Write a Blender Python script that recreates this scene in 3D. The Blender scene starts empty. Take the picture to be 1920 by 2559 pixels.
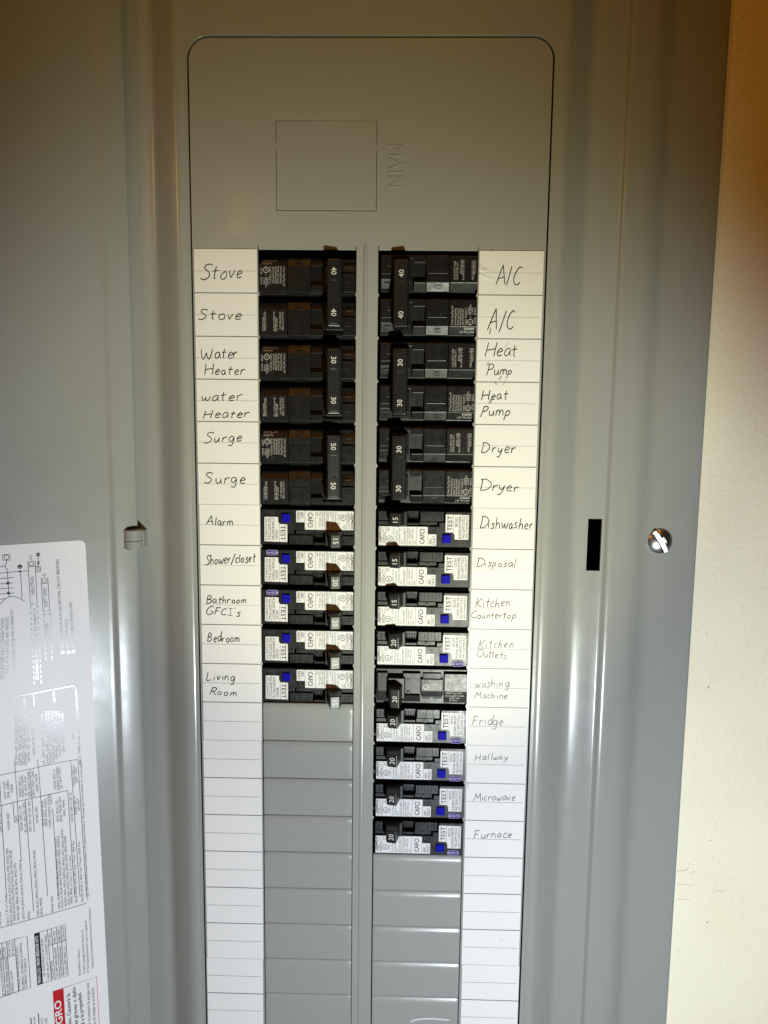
import bpy, bmesh, math, random
from mathutils import Vector, Matrix
random.seed(7)
S = 0.0254            # everything is measured in inches (one breaker row = 1 inch), built in metres
ZB = 1.5              # height of the first breaker row above the floor
scene = bpy.context.scene
COL = scene.collection

def W(x, y, z=0.0):   # panel inches (right, up, out of the wall) -> world metres
    return Vector((x * S, -z * S, y * S + ZB))
def B(x, y, z=0.0):   # same, without the base height (for local meshes)
    return Vector((x * S, -z * S, y * S))

# ------------------------------------------------------------------ camera
cam = bpy.data.objects.new('camera', bpy.data.cameras.new('camera'))
COL.objects.link(cam)
rx, ry, rz = 0.118399135, -0.0220740729, -0.0113398574
CX = (0.79537342, -4.06343455, 17.34050411)
def rot3(rx, ry, rz):
    X = Matrix.Rotation(rx, 3, 'X'); Y = Matrix.Rotation(ry, 3, 'Y'); Z = Matrix.Rotation(rz, 3, 'Z')
    return X @ Y @ Z
R3 = rot3(rx, ry, rz)
ax = [Vector((R3[i][0], -R3[i][2], R3[i][1])) for i in range(3)]
M = Matrix((ax[0], ax[1], ax[2])).transposed().to_4x4()
M.translation = W(*CX)
cam.matrix_world = M
cam.data.sensor_fit = 'VERTICAL'
cam.data.sensor_height = 24.0
cam.data.lens = 24.0 * 1800.0 / 2559.0
cam.data.clip_start = 0.01
cam.data.clip_end = 50
scene.camera = cam
scene.render.resolution_x = 768; scene.render.resolution_y = 1024
# ------------------------------------------------------------------ world, lamps, exposure
world = bpy.data.worlds.new('World'); scene.world = world; world.use_nodes = True
bg = world.node_tree.nodes['Background']
bg.inputs[0].default_value = (1.0, 0.62, 0.32, 1); bg.inputs[1].default_value = 0.004

def lamp(name, kind, pos, aim, energy, color, radius, size=None, blend=None):
    l = bpy.data.lights.new(name, kind); l.energy = energy; l.color = color
    if kind == 'AREA': l.shape = 'DISK'; l.size = radius * 2 * S
    else: l.shadow_soft_size = radius * S
    if kind == 'SPOT': l.spot_size = math.radians(size); l.spot_blend = blend
    o = bpy.data.objects.new(name, l); COL.objects.link(o)
    o.location = W(*pos)
    o.rotation_euler = (W(*aim) - W(*pos)).to_track_quat('-Z', 'Y').to_euler()
    return o
TORCH = (4.9, -17.0, 16.5)
# one hand torch: a cool wide spill and a yellower hot spot aimed at the upper breakers
lamp('torch_spill', 'SPOT', TORCH, (1.2, -17.6, 0), 7.8, (0.83, 0.93, 1.0), 0.34, 109, 0.36)
lamp('torch_hot_spot', 'SPOT', TORCH, (0.4, -3.9, 0), 7.6, (1.0, 0.96, 0.50), 0.34, 50, 1.0)
# the room's own warm light: the lit ceiling, a lamp far to the left and a small bulb behind the camera
lamp('lit_ceiling', 'AREA', (2, 58, 34), (0, 0, 0), 5.6, (1.0, 0.34, 0.012), 22)
lamp('room_lamp', 'AREA', (-46, 18, 40), (0, 0, 0), 1.5, (1.0, 0.40, 0.05), 2.0)
lamp('room_bulb', 'AREA', (-13.5, 13.5, 48), (0, 0, 0), 0.16, (1.0, 0.45, 0.10), 1.0)
vs = scene.view_settings
scene.display_settings.display_device = 'sRGB'
vs.view_transform = 'Standard'; vs.look = 'None'; vs.exposure = 0.15; vs.gamma = 1
vs.use_curve_mapping = False
# ------------------------------------------------------------------ materials
def mat(name, color, rough=0.5, metal=0.0, spec=0.5, bump=None, var=None, coat=0.0, rvar=None):
    m = bpy.data.materials.new(name); m.use_nodes = True
    nt = m.node_tree; p = nt.nodes['Principled BSDF']
    p.inputs['Base Color'].default_value = (*color, 1)
    p.inputs['Roughness'].default_value = rough
    p.inputs['Metallic'].default_value = metal
    p.inputs['Specular IOR Level'].default_value = spec
    p.inputs['Coat Weight'].default_value = coat
    p.inputs['Coat Roughness'].default_value = 0.12
    tc = nt.nodes.new('ShaderNodeTexCoord')
    def noise(scale, detail=3, stretch=None):
        n = nt.nodes.new('ShaderNodeTexNoise'); n.inputs['Scale'].default_value = scale
        n.inputs['Detail'].default_value = detail
        mp = nt.nodes.new('ShaderNodeMapping')
        if stretch: mp.inputs['Scale'].default_value = stretch
        nt.links.new(tc.outputs['Object'], mp.inputs['Vector'])
        nt.links.new(mp.outputs['Vector'], n.inputs['Vector'])
        return n
    if var:
        n = noise(var[0], 5); mx = nt.nodes.new('ShaderNodeMix'); mx.data_type = 'RGBA'
        mx.inputs[6].default_value = (*color, 1); mx.inputs[7].default_value = (*var[1], 1)
        rp = nt.nodes.new('ShaderNodeMapRange'); rp.inputs[1].default_value = var[2]; rp.inputs[2].default_value = var[3]
        nt.links.new(n.outputs['Fac'], rp.inputs[0]); nt.links.new(rp.outputs[0], mx.inputs[0])
        nt.links.new(mx.outputs[2], p.inputs['Base Color'])
    if rvar:
        n = noise(rvar[0], 4); rp = nt.nodes.new('ShaderNodeMapRange')
        rp.inputs[1].default_value = 0.3; rp.inputs[2].default_value = 0.7
        rp.inputs[3].default_value = rvar[1]; rp.inputs[4].default_value = rvar[2]
        nt.links.new(n.outputs['Fac'], rp.inputs[0]); nt.links.new(rp.outputs[0], p.inputs['Roughness'])
    if bump:
        n = noise(bump[0], bump[2] if len(bump) > 2 else 3)
        b = nt.nodes.new('ShaderNodeBump'); b.inputs['Strength'].default_value = 1.0
        b.inputs['Distance'].default_value = bump[1]
        nt.links.new(n.outputs['Fac'], b.inputs['Height']); nt.links.new(b.outputs['Normal'], p.inputs['Normal'])
    return m
PAINT = mat('grey_enamel', (0.30, 0.31, 0.295), 0.235, bump=(420, 0.000012), rvar=(60, 0.2, 0.275))
DOORP = mat('door_enamel', (0.30, 0.31, 0.295), 0.3, bump=(1300, 0.00003, 2), rvar=(60, 0.26, 0.34))
INNER = mat('box_steel', (0.03, 0.03, 0.03), 0.6)
CARD = mat('card_paper', (0.75, 0.745, 0.735), 0.62, spec=0.22, bump=(900, 0.000008))
LINE = mat('printed_grey', (0.16, 0.16, 0.17), 0.45)
PEN = mat('pen_ink', (0.02, 0.02, 0.022), 0.42, spec=0.3)
PENCIL = mat('smudged_ink', (0.30, 0.29, 0.27), 0.5)
PLASTIC = mat('black_plastic', (0.0085, 0.0085, 0.009), 0.36, spec=0.4, bump=(1400, 0.00001), rvar=(250, 0.3, 0.44))
PLASTIC2 = mat('glossy_black_plastic', (0.009, 0.009, 0.010), 0.36, spec=0.35, bump=(900, 0.00001), rvar=(250, 0.32, 0.42))
HANDLE = mat('handle_plastic', (0.010, 0.010, 0.0105), 0.4, bump=(2600, 0.00004, 2))
MARK = mat('white_print', (0.62, 0.61, 0.58), 0.5)
GMARK = mat('grey_print', (0.46, 0.45, 0.43), 0.5)
SOFTINK = mat('small_print', (0.06, 0.06, 0.065), 0.5, spec=0.2)
WELL = mat('toggle_well', (0.004, 0.004, 0.004), 0.6)
FOIL = mat('label_film', (0.68, 0.68, 0.69), 0.5, spec=0.3)
INK = mat('label_ink', (0.015, 0.015, 0.017), 0.5, spec=0.2)
BLUE = mat('blue_button', (0.004, 0.003, 0.33), 0.6, spec=0.08, bump=(700, 0.00001))
PURPLE = mat('purple_badge', (0.055, 0.025, 0.22), 0.6, spec=0.1)
BADGEINK = mat('badge_print', (0.45, 0.42, 0.55), 0.5, spec=0.2)
EMBOSS = mat('worn_emboss', (0.05, 0.05, 0.045), 0.5)
STICK = mat('sticker_vinyl', (0.80, 0.80, 0.815), 0.42, spec=0.3)
STICKINK = mat('sticker_ink', (0.02, 0.018, 0.03), 0.22, spec=0.6)
NAVY = mat('sticker_heading', (0.006, 0.006, 0.02), 0.3)
RED = mat('sticker_red', (0.50, 0.015, 0.02), 0.35)
STEEL = mat('zinc_screw', (0.5, 0.5, 0.51), 0.33, metal=1.0, bump=(700, 0.00004))
WALLM = mat('wall_paint', (0.90, 0.86, 0.67), 0.65, bump=(330, 0.0004, 4), var=(14, (0.87, 0.82, 0.61), 0.42, 0.75))
SCUFF = mat('wall_scuff', (0.56, 0.52, 0.44), 0.7)
RUB = mat('paint_rub', (0.6, 0.61, 0.63), 0.35)
GLAREINK = mat('glare_greyed_ink', (0.10, 0.10, 0.105), 0.45, spec=0.3)  # greyer pen ink for the lower right words, torch glare put into its colour

# ------------------------------------------------------------------ mesh helpers
class MB:
    def __init__(self): self.v = []; self.f = []; self.mi = []; self.sm = []
    def add(self, verts, faces, m=0, smooth=False):
        o = len(self.v); self.v += [tuple(p) for p in verts]
        for f in faces: self.f.append([i + o for i in f]); self.mi.append(m); self.sm.append(smooth)
    def mesh(self, name, mats):
        me = bpy.data.meshes.new(name)
        me.from_pydata([B(*p) for p in self.v], [], self.f)
        for m in mats: me.materials.append(m)
        me.polygons.foreach_set('material_index', self.mi)
        me.polygons.foreach_set('use_smooth', self.sm)
        me.update()
        return me
    def box(self, x0, x1, y0, y1, z0, z1, bev=0.012, m=0):
        self.frustum((x0, x1, y0, y1), z0, (x0, x1, y0, y1), z1, bev, m)
    def frustum(self, r0, z0, r1, z1, bev=0.012, m=0, tilt=0.0):
        bm = bmesh.new(); xm = (r1[0] + r1[1]) / 2
        a = [bm.verts.new((r0[i], r0[j], z0)) for i, j in ((0, 2), (1, 2), (1, 3), (0, 3))]
        b = [bm.verts.new((r1[i], r1[j], z1 + tilt * (r1[i] - xm))) for i, j in ((0, 2), (1, 2), (1, 3), (0, 3))]
        bm.faces.new(a[::-1]); bm.faces.new(b)
        for i in range(4): bm.faces.new((a[i], a[(i + 1) % 4], b[(i + 1) % 4], b[i]))
        if bev: bmesh.ops.bevel(bm, geom=bm.edges[:], offset=bev, segments=2, profile=0.5, affect='EDGES')
        self.take(bm, m)
    def prism(self, poly, x0, x1, bev=0.012, m=0):   # poly in (y, z), extruded along x
        bm = bmesh.new()
        a = [bm.verts.new((x0, y, z)) for y, z in poly]; b = [bm.verts.new((x1, y, z)) for y, z in poly]
        bm.faces.new(a); bm.faces.new(b[::-1]); n = len(poly)
        for i in range(n): bm.faces.new((a[i], b[i], b[(i + 1) % n], a[(i + 1) % n]))
        bmesh.ops.recalc_face_normals(bm, faces=bm.faces[:])
        if bev: bmesh.ops.bevel(bm, geom=bm.edges[:], offset=bev, segments=2, profile=0.5, affect='EDGES')
        self.take(bm, m)
    def take(self, bm, m=0, smooth=False):
        bmesh.ops.recalc_face_normals(bm, faces=bm.faces[:])
        bm.verts.index_update()
        self.add([v.co[:] for v in bm.verts], [[v.index for v in f.verts] for f in bm.faces], m, smooth)
        bm.free()
    def plate(self, pts, z0, z1, m=0):               # thin sheet with a polygon outline in (x, y)
        if sum(pts[i][0] * pts[(i + 1) % len(pts)][1] - pts[(i + 1) % len(pts)][0] * pts[i][1] for i in range(len(pts))) < 0: pts = pts[::-1]
        n = len(pts)
        self.add([(x, y, z1) for x, y in pts] + [(x, y, z0) for x, y in pts],
                 [list(range(n))] + [[i, i + n, (i + 1) % n + n, (i + 1) % n] for i in range(n)], m)
    def cyl(self, cx, cy, z0, z1, r, m=0, n=20, r1=None):
        r1 = r if r1 is None else r1
        vs = [(cx + r * math.cos(2 * math.pi * i / n), cy + r * math.sin(2 * math.pi * i / n), z0) for i in range(n)]
        vs += [(cx + r1 * math.cos(2 * math.pi * i / n), cy + r1 * math.sin(2 * math.pi * i / n), z1) for i in range(n)]
        self.add(vs, [[i, (i + 1) % n, (i + 1) % n + n, i + n] for i in range(n)] + [list(range(n, 2 * n))], m)
    def ring(self, cx, cy, z, r, w, m=0, n=28, fn=None):
        fn = fn or (lambda x, y: (x, y, z))
        vs = [fn(cx + q * math.cos(2 * math.pi * i / n), cy + q * math.sin(2 * math.pi * i / n)) for q in (r - w / 2, r + w / 2) for i in range(n)]
        self.add(vs, [[i, (i + 1) % n, (i + 1) % n + n, i + n] for i in range(n)], m)
    def ribbon(self, pts, w, m=0, fn=None, taper=False):   # flat stroke of a given width along a polyline
        fn = fn or (lambda x, y: (x, y, 0))
        out = []; n = len(pts)
        for i, p in enumerate(pts):
            a = pts[max(i - 1, 0)]; b = pts[min(i + 1, n - 1)]
            dx, dy = b[0] - a[0], b[1] - a[1]; L = math.hypot(dx, dy) or 1e-6
            k = w / 2 * (0.55 if taper and i in (0, n - 1) else 1)
            ox, oy = -dy / L * k, dx / L * k
            out += [fn(p[0] + ox, p[1] + oy), fn(p[0] - ox, p[1] - oy)]
        self.add(out, [[2 * i, 2 * i + 1, 2 * i + 3, 2 * i + 2] for i in range(n - 1)], m)

_tc = {}
def glyphs(s, bold=0.0):                             # printed words as flat faces, cap height 1
    k = (s, bold)
    if k not in _tc:
        c = bpy.data.curves.new('t', 'FONT'); c.body = s; c.resolution_u = 2; c.offset = bold
        o = bpy.data.objects.new('t', c); me = bpy.data.meshes.new_from_object(o)
        vs = [(v.co.x, v.co.y) for v in me.vertices]; fs = [list(p.vertices) for p in me.polygons]
        bpy.data.objects.remove(o); bpy.data.curves.remove(c); bpy.data.meshes.remove(me)
        x0 = min(v[0] for v in vs); x1 = max(v[0] for v in vs)
        _tc[k] = ([((x - x0) / CAP, y / CAP) for x, y in vs], fs, (x1 - x0) / CAP)
    return _tc[k]
CAP = 1.0
_h = glyphs('H'); CAP = max(v[1] for v in _h[0]); _tc.clear()
def text(mb, s, x, y, ang, cap, m, width=None, fn=None, align='l', bold=0.0, z=0.0):
    vs, fs, w = glyphs(s, bold)
    sx = cap if width is None else width / w
    L = w * sx; off = {'l': 0, 'c': -L / 2, 'r': -L}[align]
    ca, sa = math.cos(math.radians(ang)), math.sin(math.radians(ang))
    fn = fn or (lambda a, b: (a, b, z))
    out = []
    for gx, gy in vs:
        lx, ly = gx * sx + off, gy * cap
        out.append(fn(x + lx * ca - ly * sa, y + lx * sa + ly * ca))
    mb.add(out, fs, m)

def sheet(outline, holes, thick, bev, res=2):        # plate with holes and rounded rims, front face at z = 0
    c = bpy.data.curves.new('s', 'CURVE'); c.dimensions = '2D'; c.fill_mode = 'BOTH'
    c.extrude = thick / 2 - bev; c.bevel_depth = bev; c.bevel_resolution = res; c.offset = -bev
    for pts in [outline] + holes:
        sp = c.splines.new('POLY'); sp.points.add(len(pts) - 1)
        for i, p in enumerate(pts): sp.points[i].co = (p[0], p[1], 0, 1)
        sp.use_cyclic_u = True
    o = bpy.data.objects.new('s', c); me = bpy.data.meshes.new_from_object(o)
    r = [(v.co.x, v.co.y, v.co.z - thick / 2) for v in me.vertices], [list(p.vertices) for p in me.polygons]
    bpy.data.objects.remove(o); bpy.data.curves.remove(c); bpy.data.meshes.remove(me)
    return r
def rrect(x0, x1, y0, y1, r, n=10, corners=(1, 1, 1, 1)):   # corner order: tr, tl, bl, br
    pts = []
    for k, (cx, cy, a) in enumerate(((x1, y1, 0), (x0, y1, 90), (x0, y0, 180), (x1, y0, 270))):
        q = r * corners[k]
        if not q: pts.append((cx, cy)); continue
        ccx = cx - q if cx == x1 else cx + q; ccy = cy - q if cy == y1 else cy + q
        for i in range(n + 1):
            t = math.radians(a + 90 * i / n); pts.append((ccx + q * math.cos(t), ccy + q * math.sin(t)))
    return pts

def empty(name, x, y, z=0.0, flip=False):
    o = bpy.data.objects.new(name, None); COL.objects.link(o); o.location = W(x, y, z)
    o.empty_display_size = 0.01
    if flip: o.rotation_euler = (0, math.pi, 0)
    return o
def tag(o, label, cat=None, group=None, kind=None):
    o['label'] = label
    if cat: o['category'] = cat
    if group: o['group'] = group
    if kind: o['kind'] = kind
    return o
def link(name, me, parent=None, loc=None):
    o = bpy.data.objects.new(name, me); COL.objects.link(o)
    if parent: o.parent = parent
    if loc is not None: o.location = loc
    return o

# ------------------------------------------------------------------ wall
wb = MB()
PX, PT, PB = 7.6, 9.6, -27.5
xs = [-70, -PX, PX, 70]; ys = [-62, PB, PT, 50]
for i in range(3):
    for j in range(3):
        if i == 1 and j == 1: continue
        wb.add([(xs[i], ys[j], -0.56), (xs[i + 1], ys[j], -0.56), (xs[i + 1], ys[j + 1], -0.56), (xs[i], ys[j + 1], -0.56)], [[0, 1, 2, 3]])
rw = random.Random(3)
def wz(x, y): return (x, y, -0.553)
for (x, y, L, a, w) in ((8.25, -15.62, .22, 8, .016), (8.47, -15.6, .12, 50, .014), (8.62, -15.66, .16, 20, .01), (8.28, -16.0, .3, 0, .008), (8.55, -16.02, .18, 2, .008),
                        (9.35, -16.15, .2, 5, .01), (9.2, -16.2, .1, 20, .01), (9.3, -15.25, .14, -70, .012), (9.15, -14.2, .14, -60, .008), (8.42, -17.9, .07, -50, .014),
                        (9.12, -17.05, .03, 0, .03), (8.75, -10.6, .03, 90, .03), (8.6, -9.2, .05, 40, .012), (9.05, -14.75, .03, 30, .02), (8.3, -16.4, .35, -3, .006)):
    n = 6; ca, sa = math.cos(math.radians(a)), math.sin(math.radians(a))
    pts = [(x + L * i / n * ca + rw.uniform(-.012, .012), y + L * i / n * sa + rw.uniform(-.015, .015)) for i in range(n + 1)]
    wb.ribbon(pts, w, 1, wz, True)
for k in range(26):
    x = 8.3 + abs(rw.gauss(0, .9)); y = -15.5 + rw.gauss(0, .35); r = rw.uniform(.004, .016)
    wb.ribbon([(x, y), (x + r * 2, y + rw.uniform(-.02, .02))], r, 1, wz)
wall = link('wall', wb.mesh('wall', [WALLM, SCUFF]), None, W(0, 0))
wall['kind'] = 'structure'; wall['label'] = 'cream painted wall with light orange peel texture and scuffs'

# ------------------------------------------------------------------ breaker panel
panel = tag(empty('breaker_panel', 0, 0), 'grey steel breaker panel with its door swung open on the wall', 'breaker panel')
# trim: a pressed profile on either side of the dead front, joined by a flat field with a rounded opening
prof = [(4.235, 0.0355), (4.255, 0.045), (4.285, 0.054), (4.325, 0.0595), (4.38, 0.060), (4.43, 0.053), (4.48, 0.034), (4.54, -0.002), (4.66, -0.08), (4.80, -0.175), (4.94, -0.270), (5.03, -0.328), (5.09, -0.356), (5.15, -0.367), (5.21, -0.366), (5.27, -0.360), (5.35, -0.352),
        (5.46, -0.348), (5.62, -0.347), (5.80, -0.347), (5.845, -0.342), (5.875, -0.325), (5.90, -0.28), (5.925, -0.25), (5.96, -0.235), (6.02, -0.23),
        (6.12, -0.231), (6.30, -0.236), (6.42, -0.242), (6.52, -0.255), (6.64, -0.29), (6.78, -0.36), (6.90, -0.42), (7.0, -0.447), (7.12, -0.455), (7.25, -0.456), (7.6, -0.456), (8.0, -0.456), (8.14, -0.455), (8.185, -0.462), (8.20, -0.49), (8.20, -0.56)]
tb = MB()
def profile(mb, prof, sx, y0, y1, hole=None):
    yy = [y0, y1] if not hole else [y0, hole[2], hole[3], y1]
    n = len(prof); vs = [(sx * x, y, z) for y in yy for x, z in prof]; fs = []
    for j in range(len(yy) - 1):
        for i in range(n - 1):
            if hole and j == 1 and hole[0] - 1e-6 <= prof[i][0] and prof[i + 1][0] <= hole[1] + 1e-6: continue
            q = [j * n + i, j * n + i + 1, (j + 1) * n + i + 1, (j + 1) * n + i]
            fs.append(q if sx > 0 else q[::-1])
    mb.add(vs, fs, 0, True)
profile(tb, prof, 1, PB - .4, PT + .4, (5.46, 5.80, -7.57, -6.27))
profile(tb, prof, -1, PB - .4, PT + .4)
for (x0, x1, y0, y1) in ((5.46, 5.46, -7.57, -6.27), (5.80, 5.80, -7.57, -6.27)):        # sheet thickness at the latch slot
    tb.add([(x0, y0, -.347), (x0, y1, -.347), (x0, y1, -.43), (x0, y0, -.43)], [[0, 1, 2, 3]])
for y in (-7.57, -6.27):
    tb.add([(5.46, y, -.347), (5.80, y, -.347), (5.80, y, -.43), (5.46, y, -.43)], [[0, 1, 2, 3]])
sv, sf = sheet([(-4.25, PB - .4), (4.25, PB - .4), (4.25, PT + .4), (-4.25, PT + .4)], [rrect(-4.15, 4.15, PB, 4.645, .5)[::-1]], .07, .014)
tb.add([(x, y, z + .035) for x, y, z in sv], sf)
link('trim', tb.mesh('trim', [PAINT]), panel)
# box behind the cover
eb = MB()
x1, y0, y1, z0, z1 = 7.3, PB + .3, PT - .3, -3.8, -0.52
eb.add([(-x1, y0, z0), (x1, y0, z0), (x1, y1, z0), (-x1, y1, z0), (-x1, y0, z1), (x1, y0, z1), (x1, y1, z1), (-x1, y1, z1)],
       [[0, 1, 2, 3], [0, 4, 5, 1], [1, 5, 6, 2], [2, 6, 7, 3], [3, 7, 4, 0]])
link('enclosure', eb.mesh('enclosure', [INNER]), panel)
# dead front with two columns of openings
def opening(x0, x1, rows):
    pts = [(x0, 0.0)]; nub = .028
    if True:
        pts = [(x0 - .004, .10), (x0 + .010, .10), (x0 + .012, 0.0), (x1 - .012, 0.0), (x1 - .010, .09), (x1 + .003, .09)]
    for r in range(1, rows):
        j = random.uniform(-.01, .01)
        pts += [(x1, -r + .05 + j), (x1 - nub * random.uniform(.6, 1.3), -r + .025 + j), (x1 - nub * .8, -r - .03 + j), (x1, -r - .05 + j)]
    pts += [(x1, -26.0), (x0, -26.0)]
    for r in range(rows - 1, 0, -1):
        j = random.uniform(-.01, .01)
        pts += [(x0, -r - .05 + j), (x0 + nub * random.uniform(.6, 1.3), -r - .03 + j), (x0 + nub * .8, -r + .025 + j), (x0, -r + .05 + j)]
    return pts
LX0, LX1, RX0, RX1 = -2.575, -0.275, 0.235, 2.555
MX0, MX1, MY0, MY1 = -2.14, 0.18, 0.87, 2.85
dv, df = sheet(rrect(-4.12, 4.12, PB + .05, 4.615, .47), [opening(LX0, LX1, 11), opening(RX0, RX1, 15), [(MX0, MY0), (MX1, MY0), (MX1, MY1), (MX0, MY1)]], .06, .010)
db = MB(); db.add(dv, df)
def rib(mb, x, w, h, ya, yb, taper=.12):             # pressed half-round bead
    n = 8; rows = [(ya, 0), (ya - taper, 1), (yb, 1)]
    vs = []
    for y, k in rows:
        for i in range(n + 1):
            t = math.pi * i / n; vs.append((x - w * math.cos(t) * (.3 + .7 * k), y, .0008 + h * math.sin(t) * k))
    fs = [[j * (n + 1) + i, (j + 1) * (n + 1) + i, (j + 1) * (n + 1) + i + 1, j * (n + 1) + i + 1] for j in range(2) for i in range(n)]
    mb.add(vs, fs, 0, True)
rib(db, -0.06, .055, .03, .15, -26)
for sx in (1, -1): pass
front = link('dead_front', db.mesh('dead_front', [PAINT]), panel)
# embossed word MAIN, reading downwards
me = MB()
def emboss(s, x, y, ang, cap, width):
    c = bpy.data.curves.new('e', 'FONT'); c.body = s; c.extrude = .02; c.bevel_depth = .035; c.bevel_resolution = 2; c.offset = -.03; c.resolution_u = 4
    o = bpy.data.objects.new('e', c); m = bpy.data.meshes.new_from_object(o)
    xs_ = [v.co.x for v in m.vertices]; ys_ = [v.co.y for v in m.vertices]; x0, y0 = min(xs_), min(ys_)
    sx, sy = width / (max(xs_) - x0), cap / (max(ys_) - y0); ca, sa = math.cos(math.radians(ang)), math.sin(math.radians(ang))
    vs = []
    for v in m.vertices:
        lx, ly = (v.co.x - x0) * sx, (v.co.y - y0) * sy
        vs.append((x + lx * ca - ly * sa, y + lx * sa + ly * ca, v.co.z * .28 - .002))
    me.add(vs, [list(p.vertices) for p in m.polygons], 0, True)
    bpy.data.objects.remove(o); bpy.data.curves.remove(c); bpy.data.meshes.remove(m)
emboss('MAIN', .44, 2.33, -90, .34, .95)
link('embossed_lettering', me.mesh('embossed_lettering', [PAINT]), front)
# the square knock-out over the main breaker position
kb = MB(); g = .009
kv, kf = sheet([(MX0 + g, MY0 + g * 1.6), (MX1 - g, MY0 + g * 1.6), (MX1 - g, MY1 - g), (MX0 + g, MY1 - g)], [], .06, .012)
kb.add([(x, y, z - .004 + .012 * (MY1 - y) / 2) for x, y, z in kv], kf)
kb.box(MX0 - .02, MX0 + .05, 2.22, 2.36, -.05, -.002, .008); kb.box(MX1 - .05, MX1 + .02, 2.2, 2.32, -.05, -.002, .008)
link('knockout_plate', kb.mesh('knockout_plate', [PAINT]), front)
# blank twist-outs
def blank_mesh(x0, x1, seed, lip):
    r = random.Random(seed); n = 14; mb = MB()
    prof = [(.494, -.08), (.491, -.058), (.482, -.036 - lip * .5), (.465, -.025 - lip * .5), (.445, -.018 - lip * .5), (.42, -.010 - lip * .4), (.39, -.004 - lip * .2), (.35, .0), (.3, .002), (.2, 0), (0, -.004), (-.2, -.006), (-.40, -.006), (-.46, -.008), (-.480, -.014), (-.488, -.03), (-.489, -.08)]
    xs = [x0, x0 + .008, x0 + .02] + [x0 + (x1 - x0) * i / n for i in range(1, n)] + [x1 - .02, x1 - .008, x1]
    ph = r.uniform(0, 6); tw = r.uniform(-.006, .006)
    vs = []
    for y, z in prof:
        for x in xs:
            t = (x - x0) / (x1 - x0)
            e = -.012 if x in (x0, x1) else (-.003 if (x < x0 + .015 or x > x1 - .015) else 0)
            vs.append((x, y, z + e + tw * (t - .5) + .0025 * math.sin(ph + 5 * t) * (1 - abs(y)) + (-.06 if x in (x0, x1) else 0)))
    m = len(xs)
    mb.add(vs, [[j * m + i, (j + 1) * m + i, (j + 1) * m + i + 1, j * m + i + 1] for j in range(len(prof) - 1) for i in range(m - 1)], 0, True)
    return mb
for k in range(11, 22):
    mb = blank_mesh(LX0 + .016, LX1 - .014, 100 + k, .006)
    link('blank_plate', mb.mesh('blank_plate', [PAINT]), front, B(0, -k - .5))
for k in range(15, 22):
    mb = blank_mesh(RX0 + .022, RX1 - .014, 200 + k, .02)
    if k == 19:
        pts = [(1.05 + .13 * i, -.055 + .1 * math.sin(i / 9 * 2.6) ** .8 - .0) for i in range(10)]
        pts = [(1.28 + 1.05 * t, -.20 + .22 * t ** .5 - .13 * t * t) for t in [i / 14 for i in range(15)]]
        mb.ribbon(pts, .05, 1, lambda x, y: (x, y - .02, .0012), True)
    link('blank_plate', mb.mesh('blank_plate', [PAINT, RUB]), front, B(0, -k - .5))

# cover screw
sb = MB(); NR, NA, R0 = 26, 120, .305
ta = math.radians(-57); vs = [(0, 0, 0)]; 
def sh(x, y):
    r = math.hypot(x, y) / R0
    z = .11 * (1 - r ** 2.4) + .03
    d = -x * math.sin(ta) + y * math.cos(ta); e = x * math.cos(ta) + y * math.sin(ta)
    k = max(0, min(1, (.064 - abs(d)) / .012)); k2 = max(0, min(1, (.085 - max(abs(d - .02), abs(e))) / .02)) * .75
    k3 = max(0, min(1, (.03 - abs(e)) / .012)) * (1 if abs(d) < .15 else 0) * .6
    z -= max(k, k2) * (z - (.075 + .17 * x + .15 * y))
    return z
vs = [(0, 0, sh(0, 0))]
for i in range(1, NR + 1):
    for j in range(NA):
        r = R0 * i / NR; a = 2 * math.pi * j / NA; x, y = r * math.cos(a), r * math.sin(a); vs.append((x, y, sh(x, y)))
for j in range(NA): a = 2 * math.pi * j / NA; vs.append((R0 * math.cos(a), R0 * math.sin(a), 0))
fs = [[0, 1 + j, 1 + (j + 1) % NA] for j in range(NA)]
for i in range(NR): 
    for j in range(NA): o = 1 + i * NA; fs.append([o + j, o + NA + j, o + NA + (j + 1) % NA, o + (j + 1) % NA])
sb.add(vs, fs, 0, True)
link('cover_screw', sb.mesh('cover_screw', [STEEL]), panel, B(7.27, -6.82, -.455))

# door, swung open about the left edge of the opening
DA = math.radians(32); HX, HZ = -5.62, -.10
def DP(s, y, n=0.0):
    return (HX - s * math.cos(DA) + n * math.sin(DA), y, HZ + s * math.sin(DA) + n * math.cos(DA))
dprof = [(.03, -.20), (.0, -.12), (.0, -.05), (.018, -.012), (.055, .006), (.11, .012), (.28, .012), (.52, .012), (.56, .004), (.60, -.018), (.635, -.036), (.68, -.044), (.76, -.044), (5.0, -.044), (11.2, -.044), (11.27, -.05), (11.3, -.08), (11.3, -.30)]
yy = [PB + 1.2, -7.15, -6.58, 7.2]; n = len(dprof); ob = MB()
vs = [DP(s, y, q) for y in yy for s, q in dprof]; fs = []
for j in range(3):
    for i in range(n - 1):
        if j == 1 and dprof[i + 1][0] <= .281: continue
        fs.append([j * n + i, (j + 1) * n + i, (j + 1) * n + i + 1, j * n + i + 1])
ob.add(vs, fs, 0, True)
vs = [DP(s, y, q - .05) for y in (yy[0], yy[3]) for s, q in dprof[6:15]]      # back skin
ob.add(vs, [[i, i + 1, 9 + i + 1, 9 + i] for i in range(8)], 0)
for (y0_, s0, s1) in ((-6.58, 0, .28), (-7.15, 0, .28)):                        # rim of the hinge notch
    ob.add([DP(s0, y0_, .0), DP(s1, y0_, .012), DP(s1, y0_, -.07), DP(s0, y0_, -.12)], [[0, 1, 2, 3]])
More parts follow.
